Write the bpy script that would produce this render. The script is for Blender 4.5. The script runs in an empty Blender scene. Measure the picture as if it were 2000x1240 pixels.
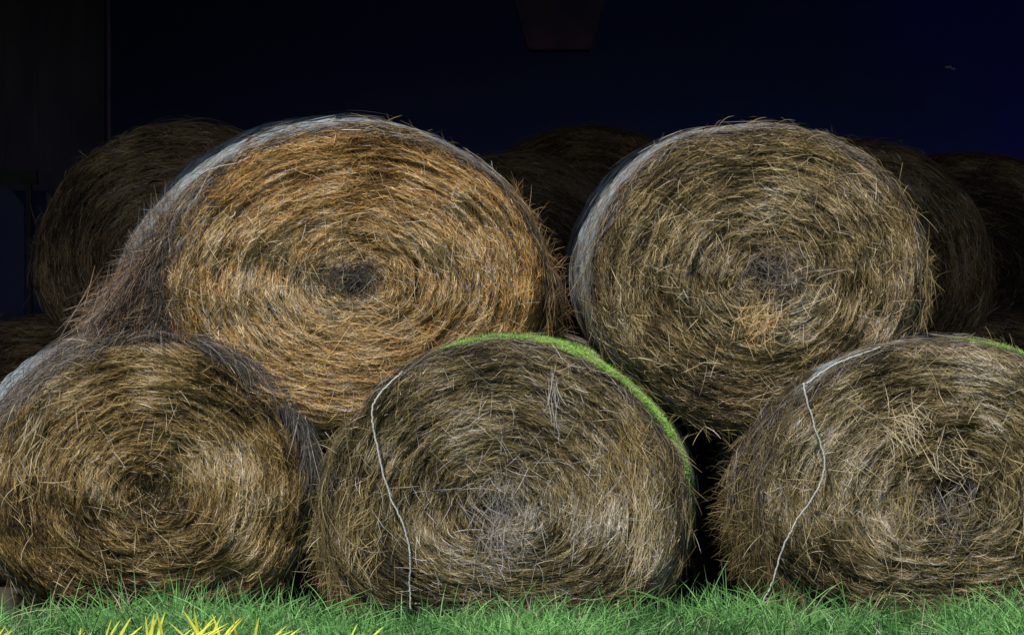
import bpy, math
import numpy as np
from mathutils import Vector
rng=np.random.default_rng(7)
scene=bpy.context.scene
scene.view_settings.view_transform='Standard'
scene.view_settings.look='None'
scene.view_settings.exposure=0
COL=scene.collection

# ------------------------------------------------------------ helpers
def new_mat(name):
    m=bpy.data.materials.new(name); m.use_nodes=True
    nt=m.node_tree; b=nt.nodes['Principled BSDF']
    return m,nt,b
def noise_mat(name,c1,c2,scale=5,rough=.85,stretch=(1,1,1),bump=.3,detail=6,metal=0):
    m,nt,b=new_mat(name)
    tc=nt.nodes.new('ShaderNodeTexCoord'); mp=nt.nodes.new('ShaderNodeMapping')
    mp.inputs['Scale'].default_value=stretch
    n=nt.nodes.new('ShaderNodeTexNoise'); n.inputs['Scale'].default_value=scale; n.inputs['Detail'].default_value=detail
    r=nt.nodes.new('ShaderNodeValToRGB')
    r.color_ramp.elements[0].position=.35; r.color_ramp.elements[0].color=(*c1,1)
    r.color_ramp.elements[1].position=.68; r.color_ramp.elements[1].color=(*c2,1)
    bp=nt.nodes.new('ShaderNodeBump'); bp.inputs['Strength'].default_value=bump; bp.inputs['Distance'].default_value=.02
    L=nt.links.new
    L(tc.outputs['Object'],mp.inputs['Vector']); L(mp.outputs['Vector'],n.inputs['Vector'])
    L(n.outputs['Fac'],r.inputs['Fac']); L(r.outputs['Color'],b.inputs['Base Color'])
    L(n.outputs['Fac'],bp.inputs['Height']); L(bp.outputs['Normal'],b.inputs['Normal'])
    b.inputs['Roughness'].default_value=rough; b.inputs['Metallic'].default_value=metal
    return m
def attr_mat(name,rough=.6,spec=.35,trans=0.0):
    m,nt,b=new_mat(name)
    a=nt.nodes.new('ShaderNodeAttribute'); a.attribute_name='tint'
    n=nt.nodes.new('ShaderNodeTexNoise'); n.inputs['Scale'].default_value=60
    tc=nt.nodes.new('ShaderNodeTexCoord')
    mr=nt.nodes.new('ShaderNodeMapRange'); mr.inputs['To Min'].default_value=.7; mr.inputs['To Max'].default_value=1.3
    mx=nt.nodes.new('ShaderNodeVectorMath'); mx.operation='SCALE'
    L=nt.links.new
    L(tc.outputs['Object'],n.inputs['Vector']); L(n.outputs['Fac'],mr.inputs['Value'])
    L(a.outputs['Color'],mx.inputs[0]); L(mr.outputs['Result'],mx.inputs['Scale'])
    L(mx.outputs['Vector'],b.inputs['Base Color'])
    b.inputs['Roughness'].default_value=rough
    b.inputs['Specular IOR Level'].default_value=spec
    if trans>0:
        t=nt.nodes.new('ShaderNodeBsdfTranslucent'); ms=nt.nodes.new('ShaderNodeMixShader'); ms.inputs['Fac'].default_value=trans
        out=nt.nodes['Material Output']
        L(mx.outputs['Vector'],t.inputs['Color']); L(b.outputs['BSDF'],ms.inputs[1]); L(t.outputs['BSDF'],ms.inputs[2])
        L(ms.outputs['Shader'],out.inputs['Surface'])
    return m

def mesh_from(name,parts,mats,smooth=False):
    V=[];F=[];C=[];M=[];off=0
    for v,f,c,mi in parts:
        V.append(v);F.append(f+off);C.append(c);M.append(np.full(len(f),mi,dtype=np.int32)); off+=len(v)
    V=np.concatenate(V).astype(np.float32);F=np.concatenate(F).astype(np.int32);C=np.concatenate(C);M=np.concatenate(M)
    me=bpy.data.meshes.new(name)
    me.vertices.add(len(V)); me.vertices.foreach_set('co',V.ravel())
    me.loops.add(F.size); me.loops.foreach_set('vertex_index',F.ravel())
    me.polygons.add(len(F)); me.polygons.foreach_set('loop_start',np.arange(0,F.size,4,dtype=np.int32))
    me.polygons.foreach_set('material_index',M)
    me.update(calc_edges=True)
    me.polygons.foreach_set('use_smooth',np.full(len(F),smooth))
    at=me.attributes.new('tint','FLOAT_COLOR','POINT')
    at.data.foreach_set('color',np.concatenate([C,np.ones((len(C),1))],1).astype(np.float32).ravel())
    for m in mats: me.materials.append(m)
    return me
def add_obj(name,me,parent=None,loc=(0,0,0),rot=(0,0,0),label=None,cat=None,group=None,kind=None):
    o=bpy.data.objects.new(name,me); COL.objects.link(o)
    o.location=loc; o.rotation_euler=rot
    if parent: o.parent=parent
    if label: o['label']=label
    if cat: o['category']=cat
    if group: o['group']=group
    if kind: o['kind']=kind
    return o
def nrm(a): return a/np.maximum(np.linalg.norm(a,axis=-1,keepdims=True),1e-9)
def ribbons(Cn,N,W,col,mi=0,taper=.35):
    n,k,_=Cn.shape
    T=np.gradient(Cn,axis=1)
    S=nrm(np.cross(T,N[:,None,:]))
    t=np.linspace(0,1,k); w=1-(1-taper)*np.abs(2*t-1)**2
    w=W[:,None]*w[None,:]*.5
    A=Cn-S*w[...,None]; B=Cn+S*w[...,None]
    V=np.stack([A,B],2).reshape(-1,3)
    i=np.arange(n)[:,None]*2*k+np.arange(k-1)[None,:]*2
    F=np.stack([i,i+1,i+3,i+2],-1).reshape(-1,4)
    C=np.repeat(col,2*k,axis=0)
    return V,F,C,mi
class Noise:
    def __init__(s,seed,n=28,f=1.0,d=2):
        r=np.random.default_rng(seed)
        s.k=r.normal(size=(n,d))*f; s.p=r.uniform(0,6.28,n); s.n=n
    def __call__(s,*x):
        X=np.stack(x,-1)
        return np.sin(X@s.k.T+s.p).sum(-1)/math.sqrt(s.n/2)

# ------------------------------------------------------------ materials
M_body=noise_mat('hay_core',(.012,.009,.005),(.070,.046,.024),scale=28,bump=1.0,rough=.95)
M_straw=attr_mat('straw',rough=.62,spec=.28)
M_twine=noise_mat('twine_fibre',(.40,.43,.42),(.62,.64,.62),scale=120,rough=.8)
M_blade=attr_mat('grass_blade',rough=.5,spec=.4,trans=.3)
def net_mat():
    m,nt,b=new_mat('net_wrap_plastic')
    L=nt.links.new
    a=nt.nodes.new('ShaderNodeAttribute'); a.attribute_name='tint'   # r around, g along, b fade at the edges
    sp=nt.nodes.new('ShaderNodeSeparateColor'); L(a.outputs['Color'],sp.inputs['Color'])
    cb=nt.nodes.new('ShaderNodeCombineXYZ'); L(sp.outputs['Red'],cb.inputs['X']); L(sp.outputs['Green'],cb.inputs['Y'])
    mp=nt.nodes.new('ShaderNodeMapping'); mp.inputs['Scale'].default_value=(9,150,1)
    L(cb.outputs['Vector'],mp.inputs['Vector'])
    n=nt.nodes.new('ShaderNodeTexNoise'); n.inputs['Scale'].default_value=1.0; n.inputs['Detail'].default_value=4
    L(mp.outputs['Vector'],n.inputs['Vector'])
    n2=nt.nodes.new('ShaderNodeTexNoise'); n2.inputs['Scale'].default_value=14.0; n2.inputs['Detail'].default_value=5
    L(cb.outputs['Vector'],n2.inputs['Vector'])
    ad=nt.nodes.new('ShaderNodeMath'); ad.operation='ADD'; L(n.outputs['Fac'],ad.inputs[0]); L(n2.outputs['Fac'],ad.inputs[1])
    mr=nt.nodes.new('ShaderNodeMapRange'); mr.inputs['From Min'].default_value=.84; mr.inputs['From Max'].default_value=1.18
    mr.inputs['To Min'].default_value=.03; mr.inputs['To Max'].default_value=.72
    L(ad.outputs[0],mr.inputs['Value'])
    mu=nt.nodes.new('ShaderNodeMath'); mu.operation='MULTIPLY'; L(mr.outputs['Result'],mu.inputs[0]); L(sp.outputs['Blue'],mu.inputs[1])
    b.inputs['Base Color'].default_value=(.53,.65,.76,1); b.inputs['Roughness'].default_value=.55
    tr=nt.nodes.new('ShaderNodeBsdfTransparent'); ms=nt.nodes.new('ShaderNodeMixShader')
    L(mu.outputs[0],ms.inputs['Fac']); L(tr.outputs[0],ms.inputs[1]); L(b.outputs[0],ms.inputs[2])
    L(ms.outputs[0],nt.nodes['Material Output'].inputs['Surface'])
    return m
M_net=net_mat()

PAL={
 'gold':[(.055,.028,.011),(.27,.145,.042),(.60,.35,.105),(.78,.60,.34)],
 'tan': [(.045,.032,.015),(.21,.150,.062),(.46,.34,.15),(.72,.62,.44)],
 'olive':[(.032,.025,.011),(.145,.110,.043),(.35,.265,.115),(.70,.62,.47)],
 'grey':[(.034,.029,.027),(.135,.116,.107),(.32,.285,.265),(.64,.60,.59)],
 'warm':[(.038,.023,.009),(.19,.120,.040),(.43,.290,.095),(.70,.57,.36)],
 'brown':[(.030,.016,.009),(.13,.070,.030),(.27,.155,.068),(.40,.29,.17)],
}
def palette(name,v):
    P=np.array(PAL[name]); x=np.clip(v,0,1)*3; i=np.minimum(x.astype(int),2); f=(x-i)[:,None]
    return P[i]*(1-f)+P[i+1]*f
def ang_gauss(th,c,w):
    d=(th-c+math.pi)%(2*math.pi)-math.pi
    return np.exp(-(d/w)**2)

class Bale:
    def __init__(s,a,bu,bl,nl=2.0,seed=0,cx=0,cz=0,L=1.2,bumps=(),nu=2.0,bev=.085):
        s.a,s.bu,s.bl,s.nl,s.nu=a,bu,bl,nl,nu; s.cx,s.cz=cx,cz; s.L=L; s.bumps=bumps; s.seed=seed; s.bev=bev
        s.n1=Noise(seed*10+1,f=5,d=2); s.n2=Noise(seed*10+2,f=16,d=2); s.n3=Noise(seed*10+3,f=26,d=1)
        s.nr=Noise(seed*10+4,f=2.4,d=3); s.nc=Noise(seed*10+5,f=3.2,d=2); s.nring=Noise(seed*10+6,f=34,d=1)
        s.nc2=Noise(seed*10+7,f=11,d=2); s.nc3=Noise(seed*10+17,f=26,d=2,n=40); s.ns=Noise(seed*10+8,f=1,d=3,n=60); s.ns2=Noise(seed*10+9,f=1,d=3,n=60)
    def R(s,th):
        c,q=np.abs(np.cos(th)),np.abs(np.sin(th))
        up=((c/s.a)**s.nu+(q/s.bu)**s.nu)**(-1/s.nu); lo=((c/s.a)**s.nl+(q/s.bl)**s.nl)**(-1/s.nl)
        r=np.where(np.sin(th)>=0,up,lo)
        return r*(1+.009*s.nr(np.cos(th)*1.5,np.sin(th)*1.5,th*0))
    def bump(s,th,y):
        k=np.clip((y-.02)/.16,0,1); k=k*k*(3-2*k); e=0
        for c,w,am in s.bumps: e=e+am*ang_gauss(th,math.radians(c),math.radians(w))
        return e*k
    def streak(s,r,th):
        return .5*s.ns(r*75,np.cos(th)*5+r*3,np.sin(th)*5)+.85*s.ns2(r*140,np.cos(th)*8.5,np.sin(th)*8.5)
    def pt(s,r,th,y=None):
        rr=np.clip(r,0,1.3); sh=(1-np.clip(rr,0,1)); R=s.R(th)
        if y is not None: R=R+s.bump(th,y)
        return s.cx*sh+rr*R*np.cos(th), s.cz*sh+rr*R*np.sin(th)
    def depth(s,r,th):
        x,z=s.pt(r,th)
        y=-.035*(1-np.clip(r,0,1)**2)
        e=np.clip((r-.88)/.12,0,1); y=y+s.bev*e**2.2
        k=1-e
        y=y+k*(.014*s.n1(x,z)+.009*s.n2(x,z)+.003*s.n3((r+.02*s.n1(x,z))[...,None][...,0])-.0042*s.streak(r,th))
        y=y+.05*np.exp(-(r/.1)**2)
        return y
    def body(s,na=150,nf=34,ns=14):
        th=np.linspace(0,2*math.pi,na,endpoint=False)
        rings=[]
        for r in np.concatenate([np.linspace(.004,.86,nf),np.linspace(.88,1,8)]):
            rr=np.full(na,r); x,z=s.pt(rr,th); rings.append(np.stack([x,s.depth(rr,th)+.010,z],-1))
        for y in np.linspace(s.bev+.015,s.L-.08,ns):
            R=s.R(th)+s.bump(th,np.full(na,y))+.008*s.nr(np.cos(th)*3,np.sin(th)*3,np.full(na,y*6))
            rings.append(np.stack([R*np.cos(th),np.full(na,y),R*np.sin(th)],-1))
        for q,y in ((.985,s.L-.03),(.94,s.L),(.8,s.L),(.6,s.L+.01),(.4,s.L+.01),(.2,s.L+.01),(.005,s.L+.01)):
            R=s.R(th)*q; rings.append(np.stack([R*np.cos(th),np.full(na,y),R*np.sin(th)],-1))
        V=np.concatenate(rings); k=len(rings)
        i=np.arange(k-1)[:,None]*na+np.arange(na)[None,:]; j=np.arange(k-1)[:,None]*na+(np.arange(na)[None,:]+1)%na
        F=np.stack([i,j,j+na,i+na],-1).reshape(-1,4)
        return V,F,np.full((len(V),3),.1),0
    def face(s,n,rg,pal,bright=.0,contrast=1.0,wild=.07,slits=(),width=(.0009,.0022),Lr=(.015,.09),shade=None,grey=.12,lift=.009):
        r0=np.sqrt(rg.uniform(.0009,1.0,n)); th0=rg.uniform(0,2*math.pi,n)
        x0,z0=s.pt(r0,th0)
        Lg=rg.uniform(*Lr,n)*(0.55+.45*np.clip(r0*2.2,0,1))
        tang_noise=s.nc3(x0,z0)                                   # tangled patches
        isw=rg.random(n)<wild+.25*np.exp(-(r0/.13)**2)+.06*np.clip(tang_noise-.8,0,1)
        slope=rg.normal(0,.12,n)+.04+.10*s.nc2(x0,z0); m3=rg.random(n)<.34; slope=np.where(m3,rg.normal(.03,.40,n),slope); slope=np.where(isw,rg.normal(0,1.1,n),slope)
        sgn=np.where(rg.random(n)<.5,1,-1)
        k=5; t=np.linspace(-.5,.5,k)[None,:]
        Rr=s.R(th0)
        tang=np.cos(np.arctan(slope)); rad=np.sin(np.arctan(slope))
        dth=sgn*Lg*tang/(np.maximum(r0,.10)*Rr)
        th=th0[:,None]+dth[:,None]*t
        rr=r0[:,None]+(sgn*Lg*rad/Rr)[:,None]*t + rg.normal(0,.009,n)[:,None]*(t*2)**2
        over=rg.uniform(.985,1.03,n)
        rr=np.clip(rr,.002,over[:,None])
        x,z=s.pt(rr,th)
        y=s.depth(np.clip(rr,0,1),th)
        lf=rg.exponential(lift*.7,n)+.0005; lf=np.where(isw,lf+lift*.8,lf)
        y=y-lf[:,None]*(1-.5*(t*2)**2)-np.where(isw,rg.normal(0,.010,n),rg.normal(0,.004,n))[:,None]*t*2
        Cn=np.stack([x,y,z],-1)
        keep=np.ones(n,bool)
        for (sx,sz,hw,hh) in slits:
            xm,zm=x[:,2],z[:,2]; keep&=~((np.abs(xm-sx-.1*(zm-sz))<hw)&(np.abs(zm-sz)<hh))
        xm,zm=x[:,2],z[:,2]
        st=s.streak(r0,th0); c3=s.nc3(xm,zm)
        keep&=~((st+.5*c3<-.95)&(rg.random(n)<.6)&~isw)
        v=.38+bright+contrast*(.035*s.nring(r0+.03*s.n1(xm,zm))+.10*s.nc(xm,zm)+.10*s.nc2(xm,zm)+.06*c3+.085*st)+rg.normal(0,.18,n)
        v=v+np.clip(lf/lift,0,3)*.03
        if shade is not None: v=v+shade(xm,zm,r0)  # bale's own tone patches plus shade painted in at rim and foot
        pale=rg.random(n)<.04; v=np.where(pale,rg.uniform(.75,1,n),v)  # a few straws turned pale at random, painting in small glints
        c=palette(pal,v)
        g=rg.random(n)<(grey+.6*grey*np.clip(s.nc2(xm,zm)+s.nc(xm,zm),-1,2)); c[g]=palette('grey',v[g]+.03)
        c=c*rg.uniform(.8,1.2,(n,1))
        tw=rg.normal(0,.55,(n,3)); N=nrm(np.array([0,-1.,0])+tw*np.array([1,.2,1]))
        W=rg.uniform(*width,n)*np.where(rg.random(n)<.04,1.8,1)*np.where(isw,.9,1)
        return ribbons(Cn[keep],N[keep],W[keep],c[keep],1)
    def side(s,n,rg,pal,v0=.3,yb=(.02,1.15)):
        th0=rg.uniform(0,2*math.pi,n); y0=yb[0]+(yb[1]-yb[0])*rg.random(n)**1.6
        Lg=rg.uniform(.06,.22,n); sl=rg.normal(0,.25,n)
        k=5; t=np.linspace(-.5,.5,k)[None,:]
        th=th0[:,None]+(Lg/.7)[:,None]*t
        y=y0[:,None]+(Lg*sl)[:,None]*t
        R=s.R(th)+s.bump(th,y)-s.bev*.6*np.clip((.09-y)/.09,0,1)**2+rg.exponential(.006,n)[:,None]+rg.normal(0,.008,n)[:,None]*t
        Cn=np.stack([R*np.cos(th),y,R*np.sin(th)],-1)
        N=nrm(np.stack([np.cos(th0),-.3+0*th0,np.sin(th0)],-1)+rg.normal(0,.45,(n,3)))
        return ribbons(Cn,N,rg.uniform(.002,.004,n),palette(pal,v0+rg.normal(0,.2,n)),1)
    def fuzz(s,n,rg,pal,arc=(0,360),rad=(.97,1.02),yr=(-.01,.15),Lr=(.04,.12),out=.35,tang=1.0,down=.0,v0=.45,width=(.0010,.0022),sgn=None,spread=.35):
        th=np.radians(rg.uniform(arc[0],arc[1],n)); y=rg.uniform(*yr,n)
        R=(s.R(th)+s.bump(th,y))*rg.uniform(*rad,n)
        P=np.stack([R*np.cos(th),y,R*np.sin(th)],-1)
        sg=np.where(rg.random(n)<.5,1,-1) if sgn is None else np.full(n,sgn)
        T=np.stack([-np.sin(th),0*th,np.cos(th)],-1)*sg[:,None]; O=np.stack([np.cos(th),-.3+0*th,np.sin(th)],-1)
        D=nrm(T*tang+O*(out*np.abs(rg.normal(.6,.6,n)))[:,None]+np.array([0,0,-1.])*down+rg.normal(0,spread,(n,3))*np.array([1,.6,1]))
        Lg=rg.uniform(*Lr,n); k=5; t=np.linspace(0,1,k)
        B=(-O*.15+np.array([0,0,-.25]))+rg.normal(0,.15,(n,3))
        Cn=P[:,None,:]+D[:,None,:]*(Lg[:,None]*t)[...,None]+B[:,None,:]*(Lg[:,None]*t**2)[...,None]
        N=nrm(np.array([0,-1.,0])+rg.normal(0,.5,(n,3)))
        return ribbons(Cn,N,rg.uniform(*width,n),palette(pal,v0+rg.normal(0,.22,n)),1)
    def tuft(s,x,z,sx,sz,n,ang,asp,Lr,pal,v0,rg,out=.03,width=(.0013,.0028)):
        X=x+rg.normal(0,sx,n); Z=z+rg.normal(0,sz,n)
        th=np.arctan2(Z,X); r=np.hypot(X,Z)/s.R(th)
        ok=r<.88; X,Z,th,r=X[ok],Z[ok],th[ok],r[ok]; n=len(X)
        y=s.depth(np.clip(r,0,1),th)-.012-np.abs(rg.normal(0,out*.5,n))
        A=np.radians(ang+rg.normal(0,asp,n)); D=np.stack([np.cos(A),rg.normal(-.08,.12,n),np.sin(A)],-1)
        Lg=rg.uniform(*Lr,n); k=5; t=np.linspace(-.5,.5,k)
        P=np.stack([X,y,Z],-1)
        B=rg.normal(0,.25,(n,3))*np.array([1,.2,1])
        Cn=P[:,None,:]+D[:,None,:]*(Lg[:,None]*t)[...,None]+B[:,None,:]*(Lg[:,None]*t**2)[...,None]
        N=nrm(np.array([0,-1.,0])+rg.normal(0,.4,(n,3)))
        return ribbons(Cn,N,rg.uniform(*width,n),palette(pal,v0+rg.normal(0,.15,n)),1)
    def wrap(s,a0,a1,y0,y1,off=.012,edge=.02,fa=20,fb=20,top=1.0):
        na=int(abs(a1-a0)/2)+2
        dg=np.linspace(a0,a1,na); th=np.radians(dg); ys=np.concatenate([np.linspace(y0,y0+.10,7),np.linspace(y0+.14,y1,14)]); ny=len(ys)
        TH,Y=np.meshgrid(th,ys,indexing='ij')
        Yw=Y+edge*np.sin(TH*5+s.seed)*(1-(Y-y0)/(y1-y0))
        R=s.R(TH)+s.bump(TH,Yw)+off-s.bev*.5*np.clip((.09-Yw)/.09,0,1)**2+.004*np.sin(TH*37+Y*20)+.003*np.sin(TH*11-Y*35)
        V=np.stack([R*np.cos(TH),Yw,R*np.sin(TH)],-1).reshape(-1,3)
        i=np.arange(na-1)[:,None]*ny+np.arange(ny-1)[None,:]
        F=np.stack([i,i+1,i+ny+1,i+ny],-1).reshape(-1,4)
        fd=np.clip(np.minimum((dg-a0)/fa,(a1-dg)/fb),0,1)*top
        fy=np.clip((ys-y0)/.07,0,1)*.85+.15
        C=np.stack([TH*.7,Y,fd[:,None]*fy[None,:]],-1).reshape(-1,3)
        return V,F,C,0
    def turf(s,n,arc,yr,Lr,rg,fa=30,fb=18):
        th=np.radians(rg.uniform(arc[0],arc[1],n)); y=yr[0]+(yr[1]-yr[0])*rg.random(n)**1.4
        dg=np.degrees(th)
        fade=np.minimum(1,np.minimum((dg-arc[0])/fa,(arc[1]-dg)/fb))
        ok=(y>yr[0]+.05*(1-fade))&(rg.random(n)<.2+.8*fade)
        th,y,fade=th[ok],y[ok],fade[ok]; n=len(th)
        R=s.R(th)+s.bump(th,y)-s.bev*.6*np.clip((.09-y)/.09,0,1)**2
        P=np.stack([R*np.cos(th),y,R*np.sin(th)],-1)
        O=np.stack([np.cos(th),0*th,np.sin(th)],-1)
        D=nrm(O+rg.normal(0,.4,(n,3))+np.array([0,0,.2]))
        Lg=rg.uniform(*Lr,n)*(.3+.7*fade); t=np.linspace(0,1,4)
        Cn=P[:,None,:]+D[:,None,:]*(Lg[:,None]*t)[...,None]+rg.normal(0,.3,(n,1,3))*(Lg[:,None]*t**2)[...,None]
        N=nrm(np.array([0,-1.,.8])+rg.normal(0,.5,(n,3)))
        u=rg.random((n,1)); c=(np.array([.22,.50,.06])*(1-u)+np.array([.55,.95,.20])*u)*(.45+.55*fade[:,None])
        return ribbons(Cn,N,rg.uniform(.0013,.0022,n),c,0,taper=.2)

def tube(pts,rad,seg=7,sub=10,seed=0):
    P=np.array(pts,float)
    Q=[];PP=np.vstack([2*P[0]-P[1],P,2*P[-1]-P[-2]])
    for i in range(1,len(PP)-2):
        for u in np.linspace(0,1,sub,endpoint=False):
            a,b,c,d=PP[i-1],PP[i],PP[i+1],PP[i+2]
            Q.append(.5*((2*b)+(-a+c)*u+(2*a-5*b+4*c-d)*u*u+(-a+3*b-3*c+d)*u**3))
    Q.append(P[-1]); Q=np.array(Q)
    rr=np.random.default_rng(seed); Q=Q+rr.normal(0,.0013,Q.shape)
    T=nrm(np.gradient(Q,axis=0)); ref=np.array([0,1.,0.]); S=nrm(np.cross(T,ref)+1e-6); U=np.cross(T,S)
    a=np.linspace(0,2*math.pi,seg,endpoint=False)
    V=(Q[:,None,:]+rad*(S[:,None,:]*np.cos(a)[None,:,None]+U[:,None,:]*np.sin(a)[None,:,None])).reshape(-1,3)
    n=len(Q); i=np.arange(n-1)[:,None]*seg+np.arange(seg)[None,:]; j=np.arange(n-1)[:,None]*seg+(np.arange(seg)[None,:]+1)%seg
    F=np.stack([i,j,j+seg,i+seg],-1).reshape(-1,4)
    return V,F,np.full((len(V),3),.5),0

GROUP='round hay bales stacked in the barn'
def finish(parts,loc,rot,label,net=None,twines=(),turf=None,loose=None):
    o=add_obj('hay_bale',mesh_from('hay_bale',parts,[M_body,M_straw]),loc=loc,rot=tuple(math.radians(v) for v in rot),label=label,cat='hay bale',group=GROUP)
    if net is not None: add_obj('net_wrap',mesh_from('net_wrap',[net],[M_net],True),o)
    for i,tw in enumerate(twines): add_obj('twine',mesh_from('twine',[tube(tw,.0036,seed=i)],[M_twine],True),o)
    if turf is not None: add_obj('grass_fringe',mesh_from('grass_fringe',[turf],[M_blade]),o)
    if loose is not None: add_obj('loose_hay',mesh_from('loose_hay',loose,[M_body,M_straw]),o)
    return o
def base_shade(z,lo,amp=.14): return -amp*np.clip((lo-z)/.3,0,1)  # shade near the bale foot, painted into the straw tone

R_=np.random.default_rng
# --- upper golden bale
b=Bale(.82,.66,.61,seed=1,cx=.04,cz=.03,bumps=((200,20,.17),(172,18,.05),(-12,16,.10)))
rg=R_(11)
sh=lambda x,z,r: .13*np.exp(-((x+.1)**2+(z+.05)**2)/.20)-.22*np.clip((r-.82)/.18,0,1)*(x>.1)-.18*np.clip((-x-.5)/.25,0,1)-.26*np.exp(-(r/.12)**2)-.12*np.exp(-((x-.35)**2+(z+.42)**2)/.04)+base_shade(z,-.22,.22)
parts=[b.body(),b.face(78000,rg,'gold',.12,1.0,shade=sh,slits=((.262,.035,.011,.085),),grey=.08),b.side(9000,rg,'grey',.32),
 b.fuzz(1500,rg,'tan'),b.fuzz(1200,rg,'brown',arc=(-40,30),yr=(.0,.3),v0=.5,Lr=(.06,.16)),b.fuzz(2200,rg,'grey',arc=(140,200),yr=(-.02,.1),rad=(.86,1.0),v0=.32,sgn=1,spread=.45),
 b.tuft(0,-.18,.12,.06,220,10,35,(.05,.16),'gold',.75,rg),b.tuft(0,.05,.07,.05,300,20,60,(.04,.12),'grey',.22,rg),
 b.tuft(0,0,.42,.33,480,-50,50,(.05,.16),'tan',.9,rg,out=.02,width=(.0011,.0021))]
n=13000
u=rg.random(n)
S=np.stack([-.68-.13*u,rg.uniform(.02,.42,n),.40-.43*u],-1)
E=np.stack([-1.10+.36*u+rg.normal(0,.03,n),S[:,1]-.05,-.20-.12*u+rg.normal(0,.03,n)],-1)
Lf=rg.uniform(.12,.34,n); t0=rg.uniform(0,1,n)*(1-Lf*.8); k=6; tt=t0[:,None]+Lf[:,None]*np.linspace(0,1,k)[None,:]
mid=(S+E)/2+np.array([.04,0,.01])
Cn=S[:,None,:]*((1-tt)**2)[...,None]+mid[:,None,:]*(2*tt*(1-tt))[...,None]+E[:,None,:]*(tt**2)[...,None]
Cn+=rg.normal(0,.012,(n,1,3))+rg.normal(0,.08,(n,1,3))*(np.linspace(-.5,.5,k)[None,:,None])
N=nrm(np.array([-.3,-1.,.2])+rg.normal(0,.5,(n,3)))
cl=palette('grey',.22+rg.normal(0,.2,n))*np.array([1.0,.94,.89]); mk=rg.random(n)<.3; cl[mk]=palette('brown',.5+rg.normal(0,.25,mk.sum()))
loose=ribbons(Cn,N,rg.uniform(.0015,.003,n),cl,1)
finish(parts,(-.655,.12,1.372),(4,0,8),'golden brown round hay bale with white net wrap on two bales',
  net=b.wrap(22,178,.045,1.12,off=.016,fa=25,fb=30),loose=[loose])

# --- upper tan bale
b=Bale(.70,.615,.63,seed=2,cx=.02,cz=.0,bumps=((-8,14,.02),))
rg=R_(22)
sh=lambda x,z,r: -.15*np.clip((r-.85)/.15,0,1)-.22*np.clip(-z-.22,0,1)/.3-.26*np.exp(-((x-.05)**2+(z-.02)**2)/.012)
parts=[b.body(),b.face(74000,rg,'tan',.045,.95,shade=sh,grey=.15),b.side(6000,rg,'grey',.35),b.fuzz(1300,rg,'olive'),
 b.fuzz(500,rg,'tan',arc=(-60,10),yr=(0,.12),v0=.5),
 b.tuft(-.02,-.18,.045,.04,200,60,40,(.04,.12),'gold',.88,rg),b.tuft(.04,.03,.08,.05,240,0,70,(.04,.12),'grey',.36,rg),
 b.tuft(0,0,.36,.33,460,-50,50,(.05,.16),'tan',.9,rg,out=.02,width=(.0011,.0021))]
finish(parts,(1.012,.12,1.425),(1,0,3.5),'tan round hay bale with pale net wrap resting on two bales',net=b.wrap(50,250,.05,1.12,off=.010,fa=35,fb=40))

# --- lower bale under the golden one
b=Bale(.67,.625,.57,nl=2.3,seed=3,cx=-.02,cz=.0,bumps=((170,30,.04),(90,30,.03)))
rg=R_(33)
sh=lambda x,z,r: -.38*np.exp(-(r/.22)**2)+.13*np.exp(-((x-.40)**2)/.04)-.16*np.exp(-((x-.30)**2+(z-.42)**2)/.02)-.20*np.exp(-((x-.12)**2+(z+.18)**2)/.02)+.05*np.clip(-x,0,1)+base_shade(z,-.2,.22)
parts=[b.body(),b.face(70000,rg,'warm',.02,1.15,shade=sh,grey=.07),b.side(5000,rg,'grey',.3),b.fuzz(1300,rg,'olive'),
 b.fuzz(1500,rg,'grey',arc=(80,150),yr=(-.02,.2),v0=.35,Lr=(.06,.16)),
 b.tuft(-.50,.22,.03,.07,40,65,14,(.08,.20),'tan',.97,rg),b.tuft(-.52,.05,.03,.04,20,110,30,(.06,.14),'tan',.9,rg),
 b.tuft(.0,0,.07,.07,160,60,60,(.05,.13),'olive',.14,rg),b.tuft(-.02,-.08,.04,.06,16,100,30,(.05,.11),'tan',.9,rg),
 b.tuft(0,0,.36,.33,380,-60,50,(.05,.16),'tan',.8,rg,out=.02,width=(.0011,.0020))]
loose=[b.fuzz(3200,rg,'grey',arc=(8,78),rad=(.95,1.04),yr=(-.04,.12),Lr=(.06,.17),out=.10,sgn=-1,v0=.26,spread=.28),
       b.fuzz(400,rg,'grey',arc=(8,50),rad=(.98,1.03),yr=(-.04,.1),Lr=(.06,.14),out=.2,sgn=-1,down=.6,v0=.40,spread=.3)]
finish(parts,(-1.455,0,.565),(0,0,11),'brown round hay bale with dark hollow core on the grass',net=b.wrap(122,205,.18,1.12,off=.02,fa=16,top=.95),loose=loose)

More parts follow.
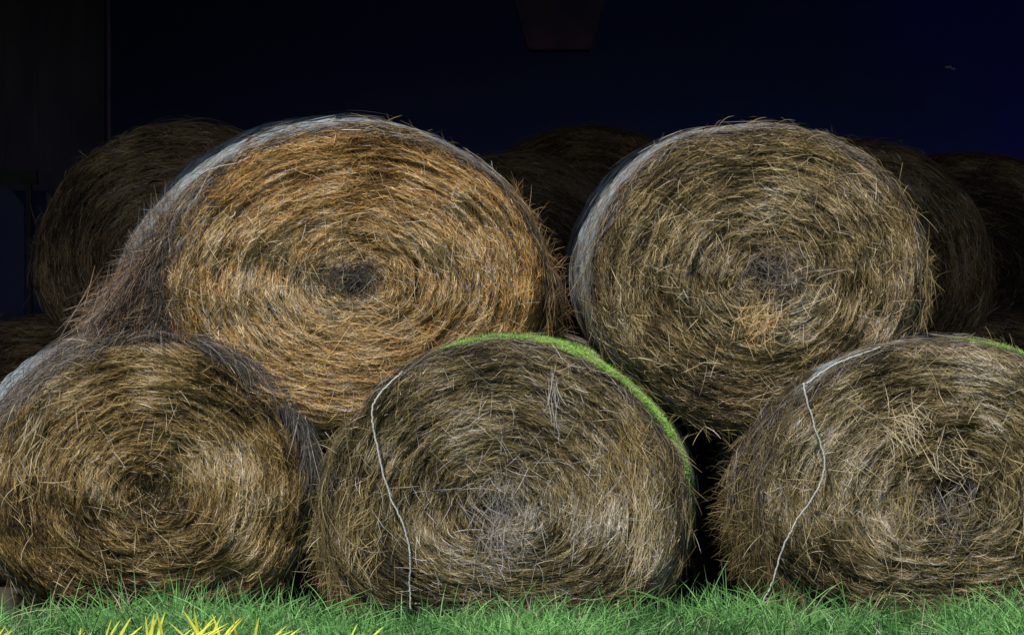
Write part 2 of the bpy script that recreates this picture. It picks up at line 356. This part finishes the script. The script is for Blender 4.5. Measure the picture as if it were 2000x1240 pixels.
# --- lower middle bale with green rim
b=Bale(.745,.695,.49,nl=2.8,seed=4,cx=-.01,cz=-.0,bumps=((195,28,.05),))
rg=R_(44)
sh=lambda x,z,r: -.18*np.clip((z-.28)/.3,0,1)+.07*np.exp(-((x-.50)**2)/.010)-.18*np.clip((r-.80)/.2,0,1)+base_shade(z,-.12,.24)
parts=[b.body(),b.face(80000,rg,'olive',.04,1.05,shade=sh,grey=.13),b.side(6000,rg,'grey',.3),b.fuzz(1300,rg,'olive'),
 b.fuzz(1300,rg,'olive',arc=(150,215),yr=(-.01,.12),v0=.45,Lr=(.06,.15),down=.6,out=.5),
 b.tuft(0,-.04,.06,.10,330,95,35,(.05,.13),'grey',.66,rg,out=.04),b.tuft(.56,-.06,.03,.12,130,85,14,(.10,.22),'tan',.85,rg,out=.03),
 b.tuft(.50,.2,.05,.08,110,110,25,(.08,.18),'warm',.6,rg),b.tuft(.20,.46,.01,.05,14,95,8,(.10,.18),'grey',.95,rg),
 b.tuft(-.6,-.12,.04,.15,190,70,30,(.06,.15),'tan',.65,rg),
 b.tuft(0,0,.4,.33,460,-50,55,(.05,.16),'grey',.9,rg,out=.02,width=(.0011,.0021))]
tw=[(-.42,.02,.56),(-.50,-.02,.48),(-.535,-.045,.40),(-.51,-.06,.25),(-.46,-.075,.07),(-.40,-.08,-.06),(-.375,-.08,-.18),(-.38,-.06,-.30),(-.375,-.06,-.40)]
finish(parts,(-.03,0,.480),(0,0,-6.5),'greyish round hay bale with bright green rim and hanging twine',
  net=b.wrap(95,178,.05,1.1,off=.010,fb=15),twines=[tw],turf=b.turf(52000,(-42,126),(.055,.55),(.008,.019),rg,fa=75,fb=22))

# --- lower bale at the end
b=Bale(.75,.60,.56,nl=2.5,seed=5,cx=.03,cz=-.02,bumps=((190,35,.08),(150,20,.03)))
rg=R_(55)
sh=lambda x,z,r: -.14*np.clip((r-.80)/.2,0,1)-.12*np.exp(-((x-.0)**2+(z+.0)**2)/.02)-.14*np.clip(-x-.35,0,1)/.3+.02+base_shade(z,-.12,.24)
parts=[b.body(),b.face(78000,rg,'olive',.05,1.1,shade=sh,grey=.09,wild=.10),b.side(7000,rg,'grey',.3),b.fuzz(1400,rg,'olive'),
 b.fuzz(3000,rg,'olive',arc=(148,225),yr=(-.0,.35),v0=.28,Lr=(.05,.14),down=.9,out=.5),
 b.tuft(-.14,.25,.045,.07,70,-60,35,(.08,.18),'tan',.98,rg,out=.04),b.tuft(.04,.12,.05,.05,40,-40,50,(.06,.14),'tan',.9,rg,out=.03),
 b.tuft(.03,-.10,.10,.10,240,80,40,(.05,.14),'grey',.5,rg),b.tuft(-.15,-.1,.06,.06,70,80,30,(.05,.12),'tan',.7,rg),
 b.tuft(0,0,.4,.33,560,-55,60,(.05,.18),'tan',.87,rg,out=.02,width=(.0011,.0022))]
tw=[(-.24,.05,.575),(-.42,.03,.51),(-.54,0,.435),(-.565,-.05,.42),(-.53,-.07,.28),(-.485,-.08,.12),(-.52,-.08,.0),(-.60,-.07,-.12),(-.655,-.06,-.24),(-.69,-.05,-.36),(-.73,-.04,-.45)]
finish(parts,(1.735,0,.565),(0,0,3),'shaggy round hay bale with loose twine dangling over it',
  net=b.wrap(80,150,.06,1.1,off=.008),twines=[tw],turf=b.turf(30000,(0,96),(.065,.6),(.008,.018),rg,fa=8,fb=26))

# --- bales stored deeper in the barn (shared meshes)
back=[]
for sd,pal,br in ((6,'brown',.22),(7,'brown',.0),(8,'brown',-.20)):  # lower tone paints the dimness of deeper bales into their straw
    b=Bale(.665,.63,.61,seed=sd,bumps=()); rg=R_(60+sd)
    back.append(mesh_from('hay_bale',[b.body(90,18,6),b.face(30000,rg,pal,br,1.1,width=(.0016,.0034),grey=.03),b.side(3000,rg,'brown',.32+br),b.fuzz(700,rg,'brown',v0=.3+br)],[M_body,M_straw]))
spots=[(-1.50,1.42,1.47,-2,0),(1.50,1.45,1.41,-9,1),(-2.15,1.42,.60,0,1),(-.78,1.42,.60,2,0),(.75,1.42,.60,0,1),(2.20,1.42,.60,0,2),
 (.0,2.50,1.36,0,0),(2.35,2.95,1.38,0,2),(-.60,2.75,.60,0,2),(.80,2.75,.60,0,2),(2.15,2.85,.60,0,2),
 (.40,3.85,1.57,0,1),(-.30,4.05,.62,0,2),(1.02,4.05,.62,0,2)]
for i,(x,y,z,rz,mi) in enumerate(spots):
    add_obj('hay_bale',back[mi],loc=(x,y,z),rot=(0,0,math.radians(rz)),
      label='dark brown round hay bale stored deeper in the shadowy barn',cat='hay bale',group=GROUP)

# ------------------------------------------------------------ ground
def grid_sheet(name,x0,x1,y0,y1,z,mat,label):
    V=np.array([[x0,y0,z],[x1,y0,z],[x1,y1,z],[x0,y1,z]],float)
    me=mesh_from(name,[(V,np.array([[0,1,2,3]]),np.full((4,3),.1),0)],[mat])
    return add_obj(name,me,label=label,cat='ground',kind='structure')
M_ground=noise_mat('turf_soil',(.018,.035,.010),(.05,.085,.022),scale=3,bump=.5)
M_floor=noise_mat('barn_dirt',(.03,.024,.018),(.07,.055,.04),scale=6,bump=.5)
grid_sheet('ground',-300,300,-300,300,0,M_ground,'flat grassy ground in front of the barn')
grid_sheet('barn_floor',-5.9,5.9,.15,8.9,.004,M_floor,'dirt floor with chaff inside the barn')

def blades(n,xr,yr,hr,rg,wr=(.003,.006),tone=1.0):
    x=rg.uniform(*xr,n); y=yr[0]+(yr[1]-yr[0])*rg.random(n)
    cl=Noise(91,f=3,d=2)(x,y); cl2=Noise(92,f=10,d=2)(x,y)
    h=rg.uniform(*hr,n)*(1+.22*cl+.28*cl2); h=np.clip(h,.03,hr[1]*1.5)
    A=rg.uniform(0,6.28,n); lean=np.abs(rg.normal(.25,.35,n))
    D=nrm(np.stack([np.cos(A)*lean,np.sin(A)*lean,np.ones(n)],-1))
    droop=rg.uniform(0,.8,n)
    k=6; t=np.linspace(0,1,k)
    B=np.stack([np.cos(A)*droop,np.sin(A)*droop,-droop*.5],-1)
    P=np.stack([x,y,0*x],-1)
    Cn=P[:,None,:]+D[:,None,:]*(h[:,None]*t)[...,None]+B[:,None,:]*(h[:,None]*t**2.2)[...,None]
    N=nrm(np.array([0,-1.,.3])+rg.normal(0,.6,(n,3)))
    u=np.clip(rg.normal(.38,.32,n)+.22*cl2+.12*cl,0,1)[:,None]
    c=np.array([.018,.085,.024])*(1-u)+np.array([.28,.62,.19])*u
    dry=rg.random(n)<.04; c[dry]=np.array([.50,.52,.34])
    return ribbons(Cn,N,rg.uniform(*wr,n),c*tone,0,taper=.12)
rg=R_(77)
parts=[blades(30000,(-3.4,3.4),(-.95,.04),(.04,.13),rg,(.0024,.0048)),blades(6000,(-3.4,3.4),(-.6,.02),(.10,.22),rg,(.0026,.0046)),
       blades(30000,(-6,6),(-5,-.95),(.05,.11),rg,(.004,.007))]
add_obj('grass',mesh_from('grass',parts,[M_blade]),label='green meadow grass growing up to the bales',cat='grass',kind='stuff')

def leaf_tuft(hs,rg,cols,w=(.012,.020),n=7,spread=.05,asp=32,mean=80):
    x=rg.normal(0,spread,n); A=rg.normal(mean,asp,n); h=rg.uniform(*hs,n)
    D=np.stack([np.cos(np.radians(A)),rg.normal(-.05,.12,n),np.sin(np.radians(A))],-1)
    k=7;t=np.linspace(0,1,k); B=np.stack([np.cos(np.radians(A))*.4,0*x,-.08+0*x],-1)
    P=np.stack([x,rg.normal(0,.02,n),0*x],-1)
    Cn=P[:,None,:]+D[:,None,:]*(h[:,None]*t)[...,None]+B[:,None,:]*(h[:,None]*t**2)[...,None]
    N=nrm(np.array([0,-1.,1.1])+rg.normal(0,.2,(n,3)))
    return ribbons(Cn,N,rg.uniform(*w,n),np.tile(np.array(cols),(n,1))*rg.uniform(.9,1.0,(n,1)),0,taper=.15)
for i,(x,h) in enumerate([(-1.98,.18),(-1.62,.18),(-1.52,.185),(-1.34,.205),(-1.24,.215),(-1.16,.23),(-1.08,.215),(-.98,.185),(-.62,.168)]):
    rg=R_(250+i)
    add_obj('grass_tuft',mesh_from('grass_tuft',[leaf_tuft((h*.82,h*1.12),rg,(1.0,1.0,.13),w=(.008,.014),n=6,spread=.03,asp=22,mean=68)],[M_blade]),loc=(x,-1.02,0),  # sunlight on these blades is painted in as near-full yellow
      label='bright yellow grass tuft with painted-in sunlight growing in the meadow',cat='grass',group='yellow grass tufts in the meadow')
for i,(x,y,h) in enumerate([(-1.87,-.1,.31),(-1.36,-.12,.24),(-.88,-.1,.15),(.38,-.05,.18),(1.42,-.1,.22),(-1.95,-.2,.19),(1.95,-.1,.21),(-1.62,-.15,.23)]):
    rg=R_(300+i)
    add_obj('dry_stalk',mesh_from('dry_stalk',[leaf_tuft((h*.8,h),rg,(.56,.46,.30),w=(.004,.007),n=3,spread=.008,asp=12)],[M_blade]),loc=(x,y,0),
      label='dry tan grass stalk standing in front of bales',cat='dry grass',group='dry stalks in the grass')

# ------------------------------------------------------------ barn
def boxpart(x0,x1,y0,y1,z0,z1):
    V=np.array([[x,y,z] for x in (x0,x1) for y in (y0,y1) for z in (z0,z1)],float)
    F=np.array([[0,1,3,2],[4,6,7,5],[0,4,5,1],[2,3,7,6],[0,2,6,4],[1,5,7,3]])
    return V,F,np.full((8,3),.1),0
def navy():
    m,nt,b=new_mat('dark_blue_sheet_metal'); L=nt.links.new
    tc=nt.nodes.new('ShaderNodeTexCoord'); sp=nt.nodes.new('ShaderNodeSeparateXYZ'); L(tc.outputs['Object'],sp.inputs[0])
    n=nt.nodes.new('ShaderNodeTexNoise'); n.inputs['Scale'].default_value=.6; n.inputs['Detail'].default_value=5; L(tc.outputs['Object'],n.inputs['Vector'])
    a=nt.nodes.new('ShaderNodeMath'); a.operation='MULTIPLY_ADD'; a.inputs[1].default_value=.13; L(sp.outputs['X'],a.inputs[0]); L(n.outputs['Fac'],a.inputs[2])
    r=nt.nodes.new('ShaderNodeValToRGB'); e=r.color_ramp.elements
    e[0].position=.15; e[0].color=(.08,.11,.38,1); e[1].position=1.0; e[1].color=(.05,.07,.85,1)
    x=e.new(.62); x.color=(.05,.10,.44,1)
    L(a.outputs[0],r.inputs['Fac']); L(r.outputs['Color'],b.inputs['Base Color']); b.inputs['Roughness'].default_value=.8
    return m
M_navy=navy()
M_tarp=noise_mat('blue_tarpaulin',(.003,.004,.04),(.006,.008,.09),scale=1.5,rough=.7,bump=.3)
M_wood=noise_mat('old_barn_wood',(.045,.040,.075),(.085,.065,.10),scale=2.5,stretch=(3,3,.6),rough=.95,bump=.1)
M_roof=noise_mat('dark_roof_sheet',(.010,.011,.03),(.02,.022,.06),scale=2,rough=.8)
M_rust=noise_mat('rusty_paint',(.07,.055,.15),(.15,.075,.15),scale=6,rough=.85)
M_pale=noise_mat('pale_mark_white',(.85,.85,.85),(.95,.95,.95),scale=20,rough=.4)
M_ext=noise_mat('weathered_boards',(.16,.13,.10),(.28,.23,.18),scale=3,stretch=(8,1,.5),rough=.9)
M_dpost=noise_mat('dark_post_wood',(.010,.010,.010),(.026,.024,.02),scale=8,rough=.9)
barn=bpy.data.objects.new('barn',None); COL.objects.link(barn); barn['label']='open-fronted dark barn sheltering stacked hay bales'; barn['category']='barn'
def ribwall(p0,p1,z0,z1,depth,pitch=.2):
    p0=np.array(p0,float);p1=np.array(p1,float);Ln=np.linalg.norm(p1-p0);d=(p1-p0)/Ln;nv=np.array([-d[1],d[0]])
    k=int(Ln/pitch)*6; s=np.linspace(0,Ln,k+1); off=depth*np.clip(np.cos(s/pitch*2*math.pi)*3-1.8,0,1)
    base=p0[None,:]+d[None,:]*s[:,None]+nv[None,:]*off[:,None]
    V=np.concatenate([np.c_[base,np.full(k+1,z0)],np.c_[base,np.full(k+1,z1)]]); i=np.arange(k)
    F=np.stack([i,i+1,i+k+2,i+k+1],-1)
    return V,F,np.full((len(V),3),.1),0
add_obj('wall',mesh_from('wall',[ribwall((-5.9,8.9),(5.9,8.9),0,4.75,.008,.9),ribwall((-5.9,.2),(-5.9,8.9),0,4.75,.03),ribwall((5.9,8.9),(5.9,.2),0,4.75,.03),
   boxpart(-6.0,-5.92,.1,9.0,0,3.3),boxpart(5.92,6.0,.1,9.0,0,3.3),boxpart(-6.0,6.0,8.95,9.03,0,3.3)],[M_navy]),barn)
V=np.array([[-6.3,-.12,3.32],[6.3,-.12,3.32],[6.3,9.3,4.7],[-6.3,9.3,4.7],[-6.3,-.12,3.40],[6.3,-.12,3.40],[6.3,9.3,4.78],[-6.3,9.3,4.78]],float)
F=np.array([[0,1,2,3],[4,7,6,5],[0,4,5,1],[2,6,7,3],[1,5,6,2],[0,3,7,4]])
add_obj('roof',mesh_from('roof',[(V,F,np.full((8,3),.1),0)]+[boxpart(x-.05,x+.05,.15,1.6,3.22,3.30) for x in (-4.5,-3,-1.5,0,1.5,3,4.5)],[M_roof]),barn)
add_obj('header_beam',mesh_from('header_beam',[boxpart(-6.0,6.0,0.0,.12,3.05,3.30)],[M_ext]),barn)
for x in (-4.2,3.6):
    add_obj('post',mesh_from('post',[boxpart(x-.09,x+.09,-.03,.10,0,3.05)],[M_ext]),barn)
pp=[]
for i,x in enumerate(np.arange(-4.8,-2.40,.19)): pp.append(boxpart(x,x+.189,5.0+.002*(i%3),5.03+.002*(i%3),1.92,4.0))
pp.append(boxpart(-4.6,-2.31,4.93,4.995,1.86,1.95))
add_obj('partition',mesh_from('partition',pp,[M_wood]),barn)
add_obj('post',mesh_from('post',[boxpart(-2.295,-2.275,4.86,4.925,0,3.95)],[M_rust]),barn)
add_obj('post',mesh_from('post',[boxpart(-2.445,-2.42,2.95,2.99,0,1.86)],[M_dpost]),barn)
add_obj('beam',mesh_from('beam',[boxpart(-3.6,-2.40,3.0,3.06,1.86,1.93)],[M_dpost]),barn)
add_obj('pale_mark',mesh_from('pale_mark',[boxpart(3.03,3.075,8.80,8.83,2.783,2.799),boxpart(3.075,3.10,8.80,8.83,2.773,2.787)],[M_pale]),barn)  # small pale strips added as a white mark by the back wall
def tarp(x0,x1,y,z0,z1,amp,seed,round_c=0):
    nx,nz=60,30; X,Z=np.meshgrid(np.linspace(0,1,nx),np.linspace(0,1,nz),indexing='ij')
    nn=Noise(seed,f=3,d=2); Y=y+amp*nn(X*4,Z*1.2)*(.3+.7*(1-Z))
    XX=x0+(x1-x0)*X; ZZ=z0+(z1-z0)*Z+.03*np.sin(X*6)*(Z-1)
    if round_c: ZZ=ZZ-(Z-.5)*2*np.clip((X-.88)/.12,0,1)**2*round_c
    V=np.stack([XX,Y,ZZ],-1).reshape(-1,3); i=np.arange(nx-1)[:,None]*nz+np.arange(nz-1)[None,:]
    return V,np.stack([i,i+nz,i+nz+1,i+1],-1).reshape(-1,4),np.full((len(V),3),.1),0
add_obj('tarpaulin',mesh_from('tarpaulin',[tarp(-3.5,-2.47,3.03,.95,1.85,.02,5,.10)],[M_tarp],True),label='dark blue tarpaulin hanging below a barn beam',cat='tarpaulin')
def frustum(x0,x1,xx0,xx1,y0,y1,z0,z1):
    V=np.array([[xx0,y0+.1,z0],[xx1,y0+.1,z0],[xx1,y1-.1,z0],[xx0,y1-.1,z0],[x0,y0,z1],[x1,y0,z1],[x1,y1,z1],[x0,y1,z1]],float)
    F=np.array([[0,3,2,1],[4,5,6,7],[0,1,5,4],[1,2,6,5],[2,3,7,6],[3,0,4,7]])
    return V,F,np.full((8,3),.1),0
add_obj('hopper',mesh_from('hopper',[frustum(-.02,.58,.1,.46,5.4,5.9,2.7,3.1),boxpart(-.05,.61,5.37,5.93,3.1,4.1)],[M_rust]),label='dim rusty feed hopper hanging from the barn roof',cat='hopper')

# ------------------------------------------------------------ light
w=bpy.data.worlds.new('World'); scene.world=w; w.use_nodes=True
nt=w.node_tree; bg=nt.nodes['Background']
sky=nt.nodes.new('ShaderNodeTexSky'); sky.sky_type='NISHITA'; sky.sun_disc=False
EL=math.radians(58); AZ=math.radians(-28)
d=Vector((math.sin(AZ)*math.cos(EL),-math.cos(AZ)*math.cos(EL),math.sin(EL)))
sky.sun_elevation=EL; sky.sun_rotation=math.atan2(d.x,d.y)
nt.links.new(sky.outputs[0],bg.inputs[0]); bg.inputs[1].default_value=.08
sl=bpy.data.lights.new('sun','SUN'); sl.energy=4.3; sl.angle=math.radians(3); sl.color=(1,.93,.82)
so=bpy.data.objects.new('sun',sl); COL.objects.link(so); so.rotation_euler=(-d).to_track_quat('-Z','Y').to_euler(); so.location=d*20

cam=bpy.data.cameras.new('camera'); cam.lens=104.4; cam.sensor_width=36; cam.clip_end=1000; cam.clip_start=.1
co=bpy.data.objects.new('camera',cam); COL.objects.link(co); co.location=(0,-12,1.562); co.rotation_euler=(math.radians(90-1.432),0,0)
scene.camera=co
